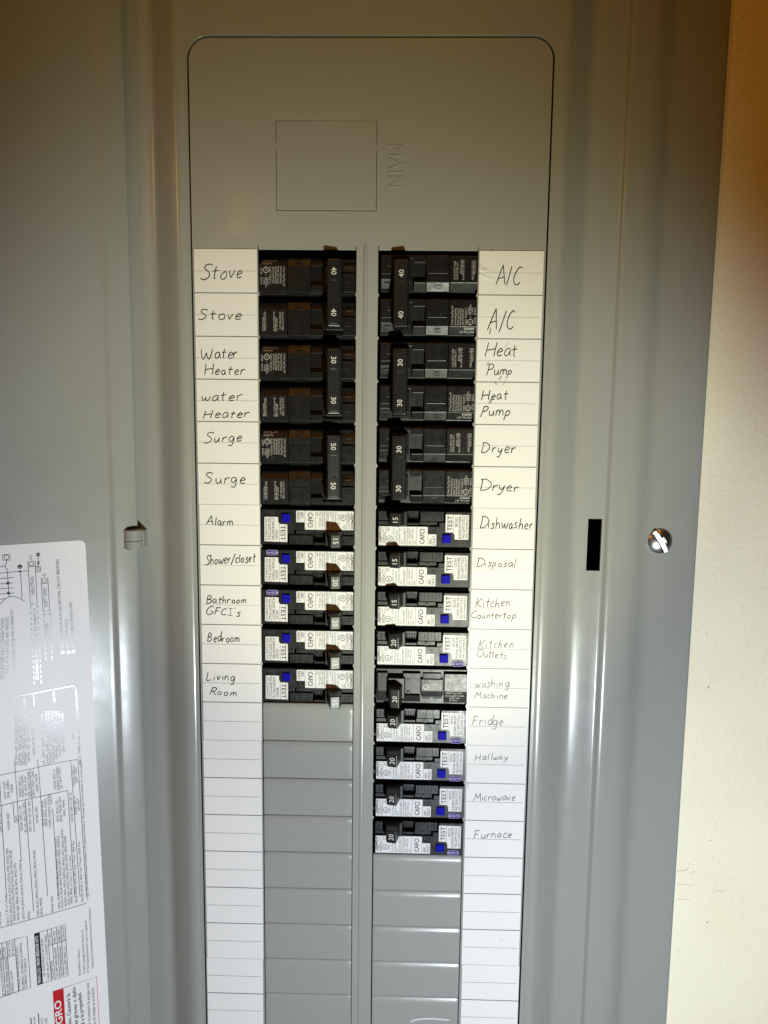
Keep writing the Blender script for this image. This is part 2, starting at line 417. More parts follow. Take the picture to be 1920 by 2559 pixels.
ob.add([DP(.28, -7.15, .012), DP(.28, -6.58, .012), DP(.28, -6.58, -.07), DP(.28, -7.15, -.07)], [[0, 1, 2, 3]])
door = link('door', ob.mesh('door', [DOORP]), panel)
# hinge knuckle: an upright barrel in two rings, with the leaf that runs under the trim
hb = MB(); na = 28; hx, hz, hr = -5.735, -.06, .235
def barrel(y0, y1):
    pr = [(y0, hr - .018), (y0 + .006, hr - .004), (y0 + .012, hr), (y1 - .012, hr), (y1 - .006, hr - .004), (y1, hr - .018)]
    for k0, k1, smo in ((0, 2, True), (2, 3, True), (3, 5, True)):
        q = pr[k0:k1 + 1]
        vs = [(hx + r * math.cos(2 * math.pi * i / na), y, hz + r * math.sin(2 * math.pi * i / na)) for y, r in q for i in range(na)]
        hb.add(vs, [[j * na + i, (j + 1) * na + i, (j + 1) * na + (i + 1) % na, j * na + (i + 1) % na] for j in range(len(q) - 1) for i in range(na)], 0, smo)
    for y in (y0, y1): hb.add([(hx + (hr - .018) * math.cos(2 * math.pi * i / na), y, hz + (hr - .018) * math.sin(2 * math.pi * i / na)) for i in range(na)], [list(range(na))], 0)
barrel(-7.12, -6.925); barrel(-6.921, -6.655)
hb.box(-5.6, -5.48, -7.1, -6.68, -.36, -.06, .02)
link('hinge_knuckle', hb.mesh('hinge_knuckle', [mat('hinge_enamel', (.27, .275, .27), .5, spec=.25)]), door)

# ------------------------------------------------------------------ instruction sticker on the inside of the door
st = MB(); zs = -.044 + .006
def SP(s, y): return DP(s, y, zs)
def SI(s, y): return DP(s, y, zs + .003)
def SI2(s, y): return DP(s, y, zs + .006)
sk = math.radians(.65)
def skew(s, y): return s + (y + 6.84) * math.sin(sk) * 1.0, y
out = [skew(*p) for p in rrect(1.22, 7.2, -25.5, -6.84, .14, 6)]
st.add([DP(s, y, zs) for s, y in out] + [DP(s, y, -.0438) for s, y in out],
       [list(range(len(out)))[::-1]] + [[i, (i + 1) % len(out), (i + 1) % len(out) + len(out), i + len(out)] for i in range(len(out))], 0)
def dtext(s, s0, y0, s1, y1, cap, m=1, bold=0.0, fn=SI):
    # baseline from (s0,y0) to (s1,y1); in the plane of the page x runs against s
    dx, dy = -(s1 - s0), y1 - y0; L = math.hypot(dx, dy)
    text(st, s, -s0, y0, math.degrees(math.atan2(dy, dx)), cap, m, L, lambda a, b: fn(-a, b), bold=bold)
WORDS=[
('L', 0, 'Stove', -3.93, -2.95, -0.7, 0.32),('L', 1, 'Stove', -4.0, -2.97, -1.62, 0.24),('L', 2, 'Water', -3.94, -3.08, -2.53, 0.25),
('L', 2, 'Heater', -3.87, -2.9, -2.9, 0.23),('L', 3, 'water', -3.94, -2.97, -3.52, 0.23),('L', 3, 'Heater', -3.93, -2.8, -3.93, 0.21),
('L', 4, 'Surge', -3.92, -3.0, -4.51, 0.24),('L', 5, 'Surge', -3.93, -2.93, -5.48, 0.26),('L', 6, 'Alarm', -3.9, -3.25, -6.5, 0.2),
('L', 7, 'Shower/closet', -3.94, -2.69, -7.49, 0.23),('L', 8, 'Bathroom', -3.93, -2.95, -8.48, 0.19),('L', 8, "GFCI's", -3.93, -3.08, -8.75, 0.19),
('L', 9, 'Bedroom', -3.92, -3.13, -9.44, 0.23),('L', 10, 'Living', -3.96, -3.25, -10.44, 0.23),('L', 10, 'Room', -3.89, -3.22, -10.8, 0.18),
('R', 0, 'A/C', 2.98, 3.58, -0.75, 0.39),('R', 1, 'A/C', 2.81, 3.45, -1.77, 0.45),('R', 2, 'Heat', 2.77, 3.53, -2.42, 0.3),
('R', 2, 'Pump', 2.82, 3.41, -2.83, 0.22),('R', 3, 'Heat', 2.72, 3.35, -3.41, 0.22),('R', 3, 'Pump', 2.7, 3.4, -3.81, 0.24),
('R', 4, 'Dryer', 2.74, 3.57, -4.65, 0.25),('R', 5, 'Dryer', 2.74, 3.67, -5.57, 0.24),('R', 6, 'Dishwasher', 2.76, 4.04, -6.49, 0.25),
('R', 7, 'Disposal', 2.71, 3.67, -7.43, 0.18),('R', 8, 'Kitchen', 2.71, 3.53, -8.47, 0.25),('R', 8, 'Countertop', 2.62, 3.7, -8.73, 0.17),
('R', 9, 'Kitchen', 2.8, 3.66, -9.49, 0.24),('R', 9, 'Outlets', 2.78, 3.51, -9.72, 0.19),('R', 10, 'washing', 2.75, 3.6, -10.48, 0.21),
('R', 10, 'Machine', 2.74, 3.56, -10.76, 0.17),('R', 11, 'Fridge', 2.71, 3.47, -11.45, 0.24),('R', 12, 'Hallway', 2.8, 3.63, -12.4, 0.17),
('R', 13, 'Microwave', 2.79, 3.84, -13.47, 0.2),('R', 14, 'Furnace', 2.83, 3.78, -14.49, 0.23),
]
DTEXT=[
('ADD A CARD TO 40 CIRCUITS THAT', 3.13, -9.94, 3.09, -8.49),('REQUIRE NEUTRAL CONNECTIONS', 3.07, -9.95, 3.01, -8.52),
('ONLY, IF 15 CIRCUITS ARE NEEDED.', 2.98, -9.86, 2.92, -8.49),('ORDER ECNBX KIT(S) PER SCHEMATIC', 2.83, -9.84, 2.82, -8.35),
('NEUTRAL', 2.36, -8.04, 2.37, -7.6),('N1', 2.38, -7.21, 2.38, -7.12),
('EQPT GND', 2.1, -8.36, 2.11, -7.91),('G', 2.11, -7.63, 2.11, -7.57),
('ECNBX8, ECNBX10, ECNBX15', 2.36, -10.08, 2.35, -8.37),('EQPT GND', 2.11, -9.19, 2.1, -8.75),
('SPECIAL BUS FOR PLUG-ON NEUTRAL CIRCUIT BREAKERS', 1.79, -9.41, 1.82, -7.25),("BOND WHEN REQ'D", 1.68, -9.42, 1.68, -8.71),
('BACK-FED BRKR WHEN USED', 1.55, -9.43, 1.57, -8.31),('QP, QPH*, HQP*, QTA, QTAN, QAF, QAF2', 2.89, -12.08, 2.85, -10.84),
('QAF2N, QAFH, QAFH2, QFGA', 2.82, -12.1, 2.79, -10.85),('QFGAN, QFGAH2, QPF, QPF2', 2.76, -12.11, 2.73, -10.86),
('QPFBN, QPHF, QPHF2, QE', 2.7, -12.13, 2.67, -10.88),('QPFB, QE, QE2, QEB, QEH', 2.63, -12.06, 2.61, -10.91),
('QEHB, HCEB, QNR, HQNR', 2.51, -11.93, 2.52, -10.96),('QP, QPH*, HQP*, QTA, QTAN', 2.31, -12.22, 2.3, -10.95),
('QAFN, QAF2, QAF2N, QAFH', 2.23, -12.24, 2.21, -10.89),('HQAF2, QFGA2, QPF, QPF2', 2.16, -12.2, 2.15, -10.9),
('HQFGA2, QPF, QFF2, QPH', 2.09, -12.19, 2.08, -10.91),('QPFBN, QPHF, QPHF2, QE', 2.02, -12.13, 2.01, -10.93),
('HQPFB, HQPF2, QE, QE2', 1.95, -12.06, 1.94, -10.94),('QEH, QEH2, QEHB, HQEB', 1.87, -12.0, 1.86, -11.01),
('QPH*, HQP*', 1.64, -11.72, 1.65, -11.3),('100A', 2.66, -10.69, 2.66, -10.48),
('200 KA', 2.02, -10.71, 2.03, -10.44),('VOLTS, 10000 A max. capable of delivering fault current', 1.51, -12.41, 1.54, -10.47),
('QPH* HQP*,', 3.16, -12.85, 3.16, -12.39),('QNR, QNRH,', 3.09, -12.85, 3.09, -12.4),
('HQNR', 3.02, -12.73, 3.01, -12.52),('NONE USED or', 2.85, -12.88, 2.85, -12.38),
('EQ8693, EQ8695,', 2.79, -12.9, 2.79, -12.34),('QP, QPH*, HQP*', 2.72, -12.9, 2.72, -12.38),
('QNR, QNRH, HQNR', 2.65, -12.94, 2.65, -12.3),('QPH*, HQP*, QNR,', 2.56, -12.95, 2.56, -12.29),
('QNRH, HQNR', 2.48, -12.86, 2.49, -12.39),('NONE USED or', 2.09, -12.88, 2.1, -12.38),
('EQ8693, EQ8695,', 2.02, -12.92, 2.03, -12.32),('QP, QPH*, HQP*', 1.95, -12.91, 1.98, -12.35),
('NONE USED or', 1.66, -12.9, 1.67, -12.37),('QPH*, HQP*', 1.6, -12.85, 1.62, -12.42),
('QPH, BLH, QN', 3.28, -13.64, 3.3, -13.15),('NONE USED', 3.12, -13.62, 3.12, -13.2),
('QJH2', 2.95, -13.5, 2.95, -13.32),('NONE USED or QP', 2.85, -13.73, 2.86, -13.1),
('BL, QS, QN, QJ2, QR2', 2.77, -13.79, 2.78, -13.04),('QPH, BLH, QS, QN, QR2', 2.67, -13.81, 2.67, -13.03),
('NONE USED', 2.51, -13.63, 2.52, -13.21),('HED4, HED6, NGB,', 2.38, -13.75, 2.39, -13.1),
('HEAB, HEAS, HQSH,', 2.32, -13.77, 2.32, -13.06),('HQPH, HQJ2H, HQR2H', 2.24, -13.82, 2.24, -12.99),
('ED4, ED6, QS,', 2.06, -13.72, 2.07, -13.17),('SEAB, MEAB, QR2', 1.99, -13.75, 2.0, -13.11),
('SEAS, MEAS', 1.91, -13.63, 1.92, -13.2),('NONE USED or QP, BL', 1.74, -13.82, 1.76, -13.05),
('NONE USED or', 1.65, -13.66, 1.66, -13.18),('QPH, BLH', 1.58, -13.59, 1.59, -13.26),
('JXD2-A, JD6-A, JXD6-A, LD6-A, LXD6-A, MDE, MXD6, ND6,', 3.17, -16.01, 3.18, -14.06),('SND6-B, NXD6, PD6, SPD6-B, PXD6, RD6, RXD6, NDGB,', 3.1, -15.96, 3.11, -14.14),
('NFGB, NJJA, NJGA, NLGB, NMG, NNG, NPG', 3.02, -15.97, 3.03, -14.49),('JXD21-AI, JD6I-A, JXD6I-A, LD6I-AI, LXD6I-A', 2.91, -15.99, 2.92, -14.45),
('MFAS', 2.79, -16.02, 2.79, -15.82),('MJAS, MLAS, MMAS, MNAS, MPAS, MRAS, MNAE', 2.59, -16.02, 2.61, -14.31),
('MPAE, MRAE', 2.51, -16.03, 2.52, -15.57),('NONE USED', 2.27, -16.03, 2.27, -15.6),
('HFD6, HFXD6, HFGB, HJD6-A, HJXD6-A, HJGA, HLD6-A', 2.12, -16.0, 2.13, -14.12),('HLXD6-A, HLGB, HMD6, HMXD6, HMG, HND6, SHND6-B', 2.05, -16.0, 2.07, -14.09),
('HNXD6, HNG, HPD6, SHPD6-B, HPXD6, HPG, HRD6, HRXD6,', 1.97, -15.99, 1.98, -13.94),('HFAS, HJAS, HLAS, HMAS, HNAS, HPAS, HRAS, HNAE', 1.89, -15.98, 1.92, -14.13),
('HPAE, HRAE, or Class J, T, R, or L fuses', 1.83, -15.95, 1.83, -14.68),('HFD6, HFXD6, HFAS, 300V Class T Fuses - 200A Max', 1.72, -15.97, 1.74, -14.32),
('HDGB, HFGB or 300V Class T Fuses - 600A Max', 1.58, -16.0, 1.61, -14.38),('* Type QPH and HQP breakers installed in this panel are limited to 100 amps max when installed on a circuit capable', 1.46, -16.0, 1.5, -12.28),
('FD6, FXD6', 3.41, -15.99, 3.4, -15.64),('Class J, T, R, or L Fuses', 3.25, -16.01, 3.26, -15.24),
('STANDBY PWR INTERLOCK KITS:', 3.08, -17.81, 3.08, -16.63),('ECSBPK01, ECSBPK02, ECSBPK03,', 2.99, -17.8, 3.0, -16.56),
('ECSBPK07, ECSBPK10', 2.93, -17.79, 2.92, -17.01),('QP HOLD-DOWN BARRIER', 3.42, -17.81, 3.44, -16.84),
('ECMBR2', 3.43, -16.81, 3.44, -16.54),('QNR LINE TERMINAL BARRIER', 3.32, -17.83, 3.33, -16.85),
('ECLTB3', 3.35, -16.81, 3.35, -16.55),('SUBFEED LUG KIT', 3.22, -17.81, 3.23, -17.21),
('ECLK2125', 3.25, -16.81, 3.25, -16.46),('ECSK2225', 3.17, -16.82, 3.17, -16.48),
('USE APPROPRIATE KIT FROM', 2.52, -17.67, 2.53, -16.65),('CHART BELOW TO CONVERT PANEL', 2.43, -17.8, 2.45, -16.56),
('DESCRIPTION', 2.34, -17.79, 2.34, -17.31),('CAT. NO.', 2.35, -16.86, 2.36, -16.56),
('150 AMP MAIN BREAKER', 2.23, -17.79, 2.25, -16.98),('MBK150A', 2.25, -16.86, 2.26, -16.53),
('200 AMP MAIN BREAKER', 2.13, -17.8, 2.14, -16.99),('MBK200A', 2.14, -16.86, 2.16, -16.52),
('150-225 AMP MAIN LUG', 2.03, -17.81, 2.04, -17.03),('ECMLK225', 2.04, -16.87, 2.06, -16.49),
('Assembled in Mexico', 1.72, -17.97, 1.72, -17.23),('(c) 2024 Copyright Siemens Industry, Inc.', 1.61, -17.95, 1.62, -16.72),
('(R) The National Electrical Code is a registered', 1.52, -17.96, 1.53, -16.54),('Trademark of the National Fire Protection Association', 1.41, -17.89, 1.43, -16.23),
('Peligroso. Causara la', 1.98, -19.56, 1.99, -18.34),('lesiones graves o dano', 1.83, -19.63, 1.85, -18.22),
('material a la propiedad.', 1.66, -19.71, 1.73, -18.42),('Desconecte el suministro de energia a este', 1.54, -19.76, 1.53, -18.24),
('equipo antes de trabajar en su interior.', 1.41, -19.83, 1.42, -18.41),('Form 64', 2.79, -18.96, 2.79, -18.64),
('PLATS', 2.62, -19.04, 2.62, -18.74),('HOUSE', 2.53, -19.06, 2.53, -18.78),
]
DLINES=[
[(2.46, -8.25), (2.47, -7.25), (2.32, -7.25), (2.32, -8.25), (2.46, -8.25)] ,
[(2.47, -7.38), (2.32, -7.38)] ,
[(2.2, -8.46), (2.21, -7.67), (2.07, -7.66), (2.06, -8.47), (2.2, -8.46)] ,
[(2.21, -7.8), (2.07, -7.8)] ,
[(2.32, -7.39), (2.21, -7.39), (2.21, -7.51), (2.32, -7.52)] ,
[(2.27, -7.38), (2.25, -7.15)] ,
[(2.98, -7.06), (2.83, -7.05), (2.83, -7.19), (2.98, -7.18), (2.98, -7.06)] ,
[(2.9, -7.19), (2.91, -7.26), (2.93, -7.29), (2.94, -7.34), (2.92, -7.38), (2.9, -7.39), (2.89, -8.03)] ,
[(3.13, -7.47), (2.47, -7.47)] ,
[(3.14, -7.6), (2.79, -7.6)] ,
[(3.14, -7.72), (2.79, -7.72)] ,
[(3.15, -7.83), (2.79, -7.84)] ,
[(3.15, -7.95), (2.79, -7.96)] ,
[(3.16, -8.08), (2.97, -8.07)] ,
[(2.63, -7.47), (2.63, -8.12)] ,
[(3.14, -8.24), (3.05, -8.16), (2.96, -8.07), (2.9, -8.04), (2.82, -8.03), (2.74, -8.06), (2.66, -8.11), (2.58, -8.18)] ,
[(3.1, -7.33), (2.95, -7.32)] ,
[(2.96, -10.42), (1.61, -10.38), (1.58, -10.44)] ,
[(2.49, -10.41), (2.48, -10.73)] ,
[(3.27, -12.24), (2.94, -12.24), (2.62, -12.25), (2.44, -12.24), (1.73, -12.24), (1.58, -12.26)] ,
[(2.95, -11.94), (2.92, -14.48)] ,
[(3.28, -12.37), (3.27, -15.29)] ,
[(3.31, -12.99), (3.03, -12.98), (2.45, -12.98), (1.82, -12.99)] ,
[(3.03, -12.98), (3.02, -13.48)] ,
[(2.64, -12.24), (2.61, -13.84)] ,
[(2.77, -12.98), (2.71, -15.86)] ,
[(2.47, -12.05), (2.45, -12.36), (2.39, -15.56)] ,
[(2.22, -12.99), (2.21, -13.25)] ,
[(1.84, -12.99), (1.78, -15.81)] ,
[(1.74, -12.24), (1.66, -15.85)] ,
[(1.58, -12.26), (1.51, -15.9)] ,
[(2.19, -13.37), (2.15, -15.64)] ,
[(3.45, -16.03), (3.23, -16.03), (2.72, -16.05), (2.41, -16.06), (1.52, -16.07)] ,
[(3.46, -16.43), (3.15, -16.43), (2.88, -16.44), (2.86, -17.83), (3.13, -17.81), (3.53, -17.81)] ,
[(3.15, -16.43), (3.14, -16.84), (3.48, -16.83)] ,
[(3.14, -16.84), (3.12, -17.82)] ,
[(3.32, -16.43), (3.3, -17.82)] ,
[(3.42, -16.43), (3.4, -17.81)] ,
[(2.73, -16.45), (2.03, -16.46), (2.01, -17.85), (2.6, -17.82)] ,
[(2.43, -16.46), (2.39, -17.82)] ,
[(2.34, -16.46), (2.31, -17.83)] ,
[(2.23, -16.46), (2.2, -17.83)] ,
[(2.13, -16.46), (2.11, -17.83)] ,
[(2.41, -16.88), (2.03, -16.89)] ,
]

for s, a, b, c, d in DTEXT:
    cap = .052
    if s in ('NEUTRAL', 'EQPT GND', 'G') and a > 2: cap = .075
    if s.startswith(('SPECIAL', 'BOND', 'BACK-', 'ADD A', 'REQUIRE', 'ONLY', 'ORDER', 'ECNBX')): cap = .062
    if s.startswith(('Pelig', 'lesion', 'material')): cap = .088
    if s.startswith(('Desco', 'equipo')): cap = .07
    s = s.replace('Causara', 'Causar\u00e1').replace('dano', 'da\u00f1o').replace('energia', 'energ\u00eda').replace('(c)', '\u00a9').replace('(R)', '\u00ae')
    dtext(s, a, b, c, d, cap, 1, .012 if cap in (.088,) else 0.0)
for pl in DLINES: st.ribbon([(-a, b) for a, b in pl], .013, 1, lambda a, b: SI(-a, b))
for k, pl in enumerate(DLINES[:2] + DLINES[2:4]): pass
for a, b, r in ((2.9, -7.12, .05), (2.4, -7.31, .05), (2.14, -7.73, .045), (2.26, -7.45, .035)): st.ring(-a, b, 0, r, .012, 1, 20, lambda p, q: SI(-p, q))
for a, b, r in ((2.64, -7.36, .05), (2.25, -7.11, .045), (1.82, -9.51, .045), (1.69, -9.53, .045), (1.58, -9.53, .045), (2.64, -7.47, .025), (2.9, -7.72, .035), (2.9, -7.95, .035)):
    st.add([SI(a + r * math.cos(t * math.pi / 9), b + r * math.sin(t * math.pi / 9)) for t in range(18)], [list(range(18))], 1)
for a, b, s in ((2.64, -7.36, '1'), (2.25, -7.11, '2'), (1.82, -9.51, '1'), (1.69, -9.53, '2'), (1.58, -9.53, '3')):
    text(st, s, -a + .028, b - .018, 90, .055, 0, None, lambda p, q: SI2(-p, q))
st.add([SI(2.25, -7.37), SI(2.225, -7.27), SI(2.275, -7.27)], [[0, 1, 2]], 1)
for (sA, sB, ya, yb) in ((2.46, 2.31, -10.2, -8.3), (2.19, 2.05, -9.6, -8.53)):           # dashed boxes
    for sE in (sA, sB):
        y = yb
        while y > ya: st.ribbon([(-sE, y), (-sE, y - .075)], .013, 1, lambda a, b: SI(-a, b)); y -= .13
    st.ribbon([(-sA, yb), (-sA + .045, yb)], .014, 1, lambda a, b: SI(-a, b)); st.ribbon([(-sB, yb), (-sB - .045, yb)], .014, 1, lambda a, b: SI(-a, b))
def quad(a, b, c, d, m, fn=SI): st.add([fn(*a), fn(*b), fn(*c), fn(*d)], [[0, 1, 2, 3]], m)
quad((2.725, -16.46), (2.60, -16.46), (2.585, -17.83), (2.71, -17.83), 2)
dtext('MAIN LUG / MAIN BREAKER KITS', 2.625, -17.78, 2.64, -16.52, .07, 0, .01, SI2)
quad((2.375, -18.13), (2.13, -18.14), (2.11, -20.2), (2.355, -20.2), 3)
dtext('PELIGRO', 2.165, -19.62, 2.20, -18.42, .155, 0, .02, SI2)
st.ribbon([(-2.13, -18.14), (-1.35, -18.16), (-1.31, -20.6)], .012, 3, lambda a, b: SI(-a, b))
st.ribbon([(-2.89, -18.62), (-2.86, -19.4)], .02, 1, lambda a, b: SI(-a, b)); st.ribbon([(-2.72, -18.58), (-2.70, -19.4)], .02, 1, lambda a, b: SI(-a, b))
tag(link('instruction_sticker', st.mesh('instruction_sticker', [STICK, STICKINK, NAVY, RED]), None, W(0, 0)),
    'large white printed instruction sticker with wiring diagram and tables on the open door', 'sticker')

# ------------------------------------------------------------------ directory cards with handwriting
GL = {
 'S': (.62, [[(.58, .86), (.45, 1.0), (.2, .95), (.12, .75), (.32, .55), (.5, .35), (.45, .1), (.2, -.06), (.0, .06)]]),
 'A': (.78, [[(.0, -.05), (.2, .5), (.4, 1.0)], [(.4, 1.0), (.52, .5), (.66, -.02)], [(.12, .3), (.36, .34), (.6, .38)]]),
 '/': (.42, [[(.0, -.15), (.2, .45), (.4, 1.05)]]),
 'C': (.62, [[(.56, .88), (.36, .95), (.12, .7), (.03, .35), (.14, .06), (.38, .0), (.58, .14)]]),
 'W': (.98, [[(.02, .95), (.06, .4), (.2, .02), (.36, .3), (.46, .6)], [(.46, .6), (.52, .2), (.68, .02), (.82, .4), (.92, .95)]]),
 'H': (.74, [[(.06, 1.0), (.05, .5), (.02, .0)], [(.04, .45), (.3, .5), (.58, .55)], [(.62, 1.0), (.6, .5), (.6, .0)]]),
 'P': (.60, [[(.14, .95), (.1, .4), (.03, -.1)], [(.06, .92), (.3, 1.02), (.54, .85), (.48, .6), (.26, .46), (.1, .48)]]),
 'D': (.76, [[(.12, .95), (.1, .45), (.06, .0)], [(.0, .92), (.3, .98), (.62, .75), (.68, .4), (.46, .08), (.2, -.03), (.02, .03)]]),
 'B': (.66, [[(.1, .98), (.08, .5), (.05, .0)], [(.08, .95), (.34, 1.02), (.48, .82), (.36, .6), (.1, .52)], [(.1, .52), (.42, .5), (.58, .28), (.4, .04), (.04, .0)]]),
 'G': (.68, [[(.56, .86), (.34, .97), (.1, .7), (.03, .3), (.22, .0), (.5, .08), (.58, .4)], [(.34, .42), (.58, .42)]]),
 'F': (.60, [[(.14, .98), (.12, .5), (.06, .0)], [(.1, .95), (.34, .98), (.58, .97)], [(.1, .5), (.28, .53), (.46, .54)]]),
 'I': (.52, [[(.04, .96), (.46, .98)], [(.25, .96), (.24, .04)], [(.0, .02), (.46, .02)]]),
 'K': (.68, [[(.12, 1.0), (.08, .5), (.03, .0)], [(.58, .92), (.34, .66), (.1, .44)], [(.12, .46), (.36, .2), (.64, -.02)]]),
 'O': (.74, [[(.36, .95), (.1, .75), (.04, .35), (.22, .02), (.5, .06), (.68, .45), (.56, .85), (.3, .93)]]),
 'L': (.54, [[(.12, 1.0), (.08, .5), (.03, .06), (.26, .06), (.5, .1)]]),
 'R': (.64, [[(.12, .96), (.1, .5), (.04, .0)], [(.06, .92), (.34, 1.0), (.5, .78), (.34, .52), (.1, .46)], [(.22, .48), (.4, .22), (.6, -.02)]]),
 'M': (.86, [[(.02, .0), (.12, .5), (.2, .96)], [(.2, .96), (.32, .6), (.42, .32)], [(.42, .32), (.56, .65), (.68, .97)], [(.68, .97), (.72, .5), (.78, .0)]]),
 'a': (.46, [[(.36, .48), (.18, .52), (.04, .3), (.1, .04), (.26, .08), (.37, .4)], [(.37, .46), (.36, .2), (.44, .0)]]),
 'b': (.44, [[(.06, 1.0), (.05, .5), (.05, .04)], [(.06, .3), (.22, .5), (.38, .3), (.26, .02), (.06, .06)]]),
 'c': (.40, [[(.36, .42), (.2, .52), (.05, .28), (.14, .03), (.36, .1)]]),
 'd': (.46, [[(.36, .44), (.18, .5), (.04, .26), (.14, .0), (.3, .1), (.38, .4)], [(.4, 1.0), (.38, .5), (.42, .0)]]),
 'e': (.42, [[(.06, .26), (.24, .3), (.36, .4), (.22, .54), (.06, .32), (.12, .04), (.38, .08)]]),
 'g': (.46, [[(.36, .46), (.18, .52), (.04, .3), (.12, .06), (.28, .12), (.37, .42)], [(.38, .46), (.36, .0), (.26, -.34), (.04, -.3)]]),
 'h': (.46, [[(.06, 1.0), (.05, .5), (.04, .0)], [(.05, .28), (.2, .5), (.34, .4), (.36, .15), (.4, .0)]]),
 'i': (.20, [[(.09, .46), (.08, .2), (.1, .0)], [(.11, .70), (.13, .74)]]),
 'k': (.46, [[(.06, 1.0), (.05, .5), (.03, .0)], [(.36, .5), (.2, .34), (.06, .22)], [(.08, .24), (.22, .1), (.4, -.02)]]),
 'l': (.20, [[(.1, 1.0), (.08, .5), (.1, .0)]]),
 'm': (.66, [[(.05, .48), (.05, .2), (.04, .0)], [(.05, .3), (.18, .5), (.28, .38), (.29, .02)], [(.29, .3), (.42, .5), (.54, .36), (.58, .0)]]),
 'n': (.46, [[(.06, .48), (.06, .2), (.04, .0)], [(.06, .28), (.2, .5), (.33, .4), (.36, .15), (.4, .0)]]),
 'o': (.46, [[(.24, .5), (.08, .38), (.06, .12), (.22, .0), (.38, .16), (.36, .42), (.2, .5)]]),
 'p': (.46, [[(.08, .48), (.06, .0), (.02, -.38)], [(.07, .32), (.22, .52), (.38, .36), (.28, .08), (.07, .08)]]),
 'r': (.38, [[(.06, .48), (.06, .2), (.05, .0)], [(.06, .26), (.16, .44), (.34, .48)]]),
 's': (.36, [[(.32, .46), (.18, .52), (.08, .38), (.24, .24), (.28, .08), (.12, .0), (.0, .06)]]),
 't': (.42, [[(.2, .88), (.18, .4), (.18, .06), (.28, .02)], [(.02, .52), (.2, .55), (.4, .56)]]),
 'u': (.46, [[(.05, .48), (.05, .16), (.18, .0), (.34, .18), (.37, .46)], [(.37, .46), (.38, .16), (.43, .0)]]),
 'v': (.40, [[(.03, .48), (.1, .22), (.17, .02)], [(.17, .02), (.26, .28), (.36, .5)]]),
 'w': (.62, [[(.03, .5), (.06, .2), (.16, .02), (.26, .2), (.3, .4)], [(.3, .4), (.34, .12), (.44, .02), (.54, .25), (.57, .52)]]),
 'y': (.44, [[(.05, .48), (.08, .2), (.2, .06), (.34, .3)], [(.38, .5), (.32, .05), (.2, -.36), (.02, -.34)]]),
 "'": (.16, [[(.08, 1.0), (.05, .8)]]),
}
def smooth(pts, k=5):
    if len(pts) < 3: return pts
    P = [pts[0]] + list(pts) + [pts[-1]]; out = []
    for i in range(1, len(P) - 2):
        for j in range(k):
            t = j / k; r = []
            for d in (0, 1):
                a, b, c, e = P[i - 1][d], P[i][d], P[i + 1][d], P[i + 2][d]
                r.append(.5 * (2 * b + (c - a) * t + (2 * a - 5 * b + 4 * c - e) * t * t + (3 * b - a - 3 * c + e) * t ** 3))
            out.append(tuple(r))
    return out + [pts[-1]]
def handwrite(mb, word, x0, x1, y, cap, seed, w):
    r = random.Random(seed); strokes = []; cx = 0
    for ch in word:
        adv, ss = GL[ch]; jy = r.uniform(-.06, .06); jx = r.uniform(-.03, .03); sc = r.uniform(.9, 1.16); sl = r.uniform(.04, .22)
        for s in ss: strokes.append([(cx + jx + p[0] * sc + p[1] * sl, p[1] * sc + jy + r.uniform(-.028, .028)) for p in s])
        cx += adv + .09 + r.uniform(-.02, .03)
    X0 = min(p[0] for s in strokes for p in s); X1 = max(p[0] for s in strokes for p in s); k = (x1 - x0) / (X1 - X0)
    rise = r.uniform(-.01, .015)
    for s in strokes:
        mb.ribbon([(x0 + (p[0] - X0) * k, y + p[1] * cap + rise * (p[0] - X0)) for p in smooth(s)], w * r.uniform(.9, 1.1), 0, lambda a, b: (a, b, .0), True)

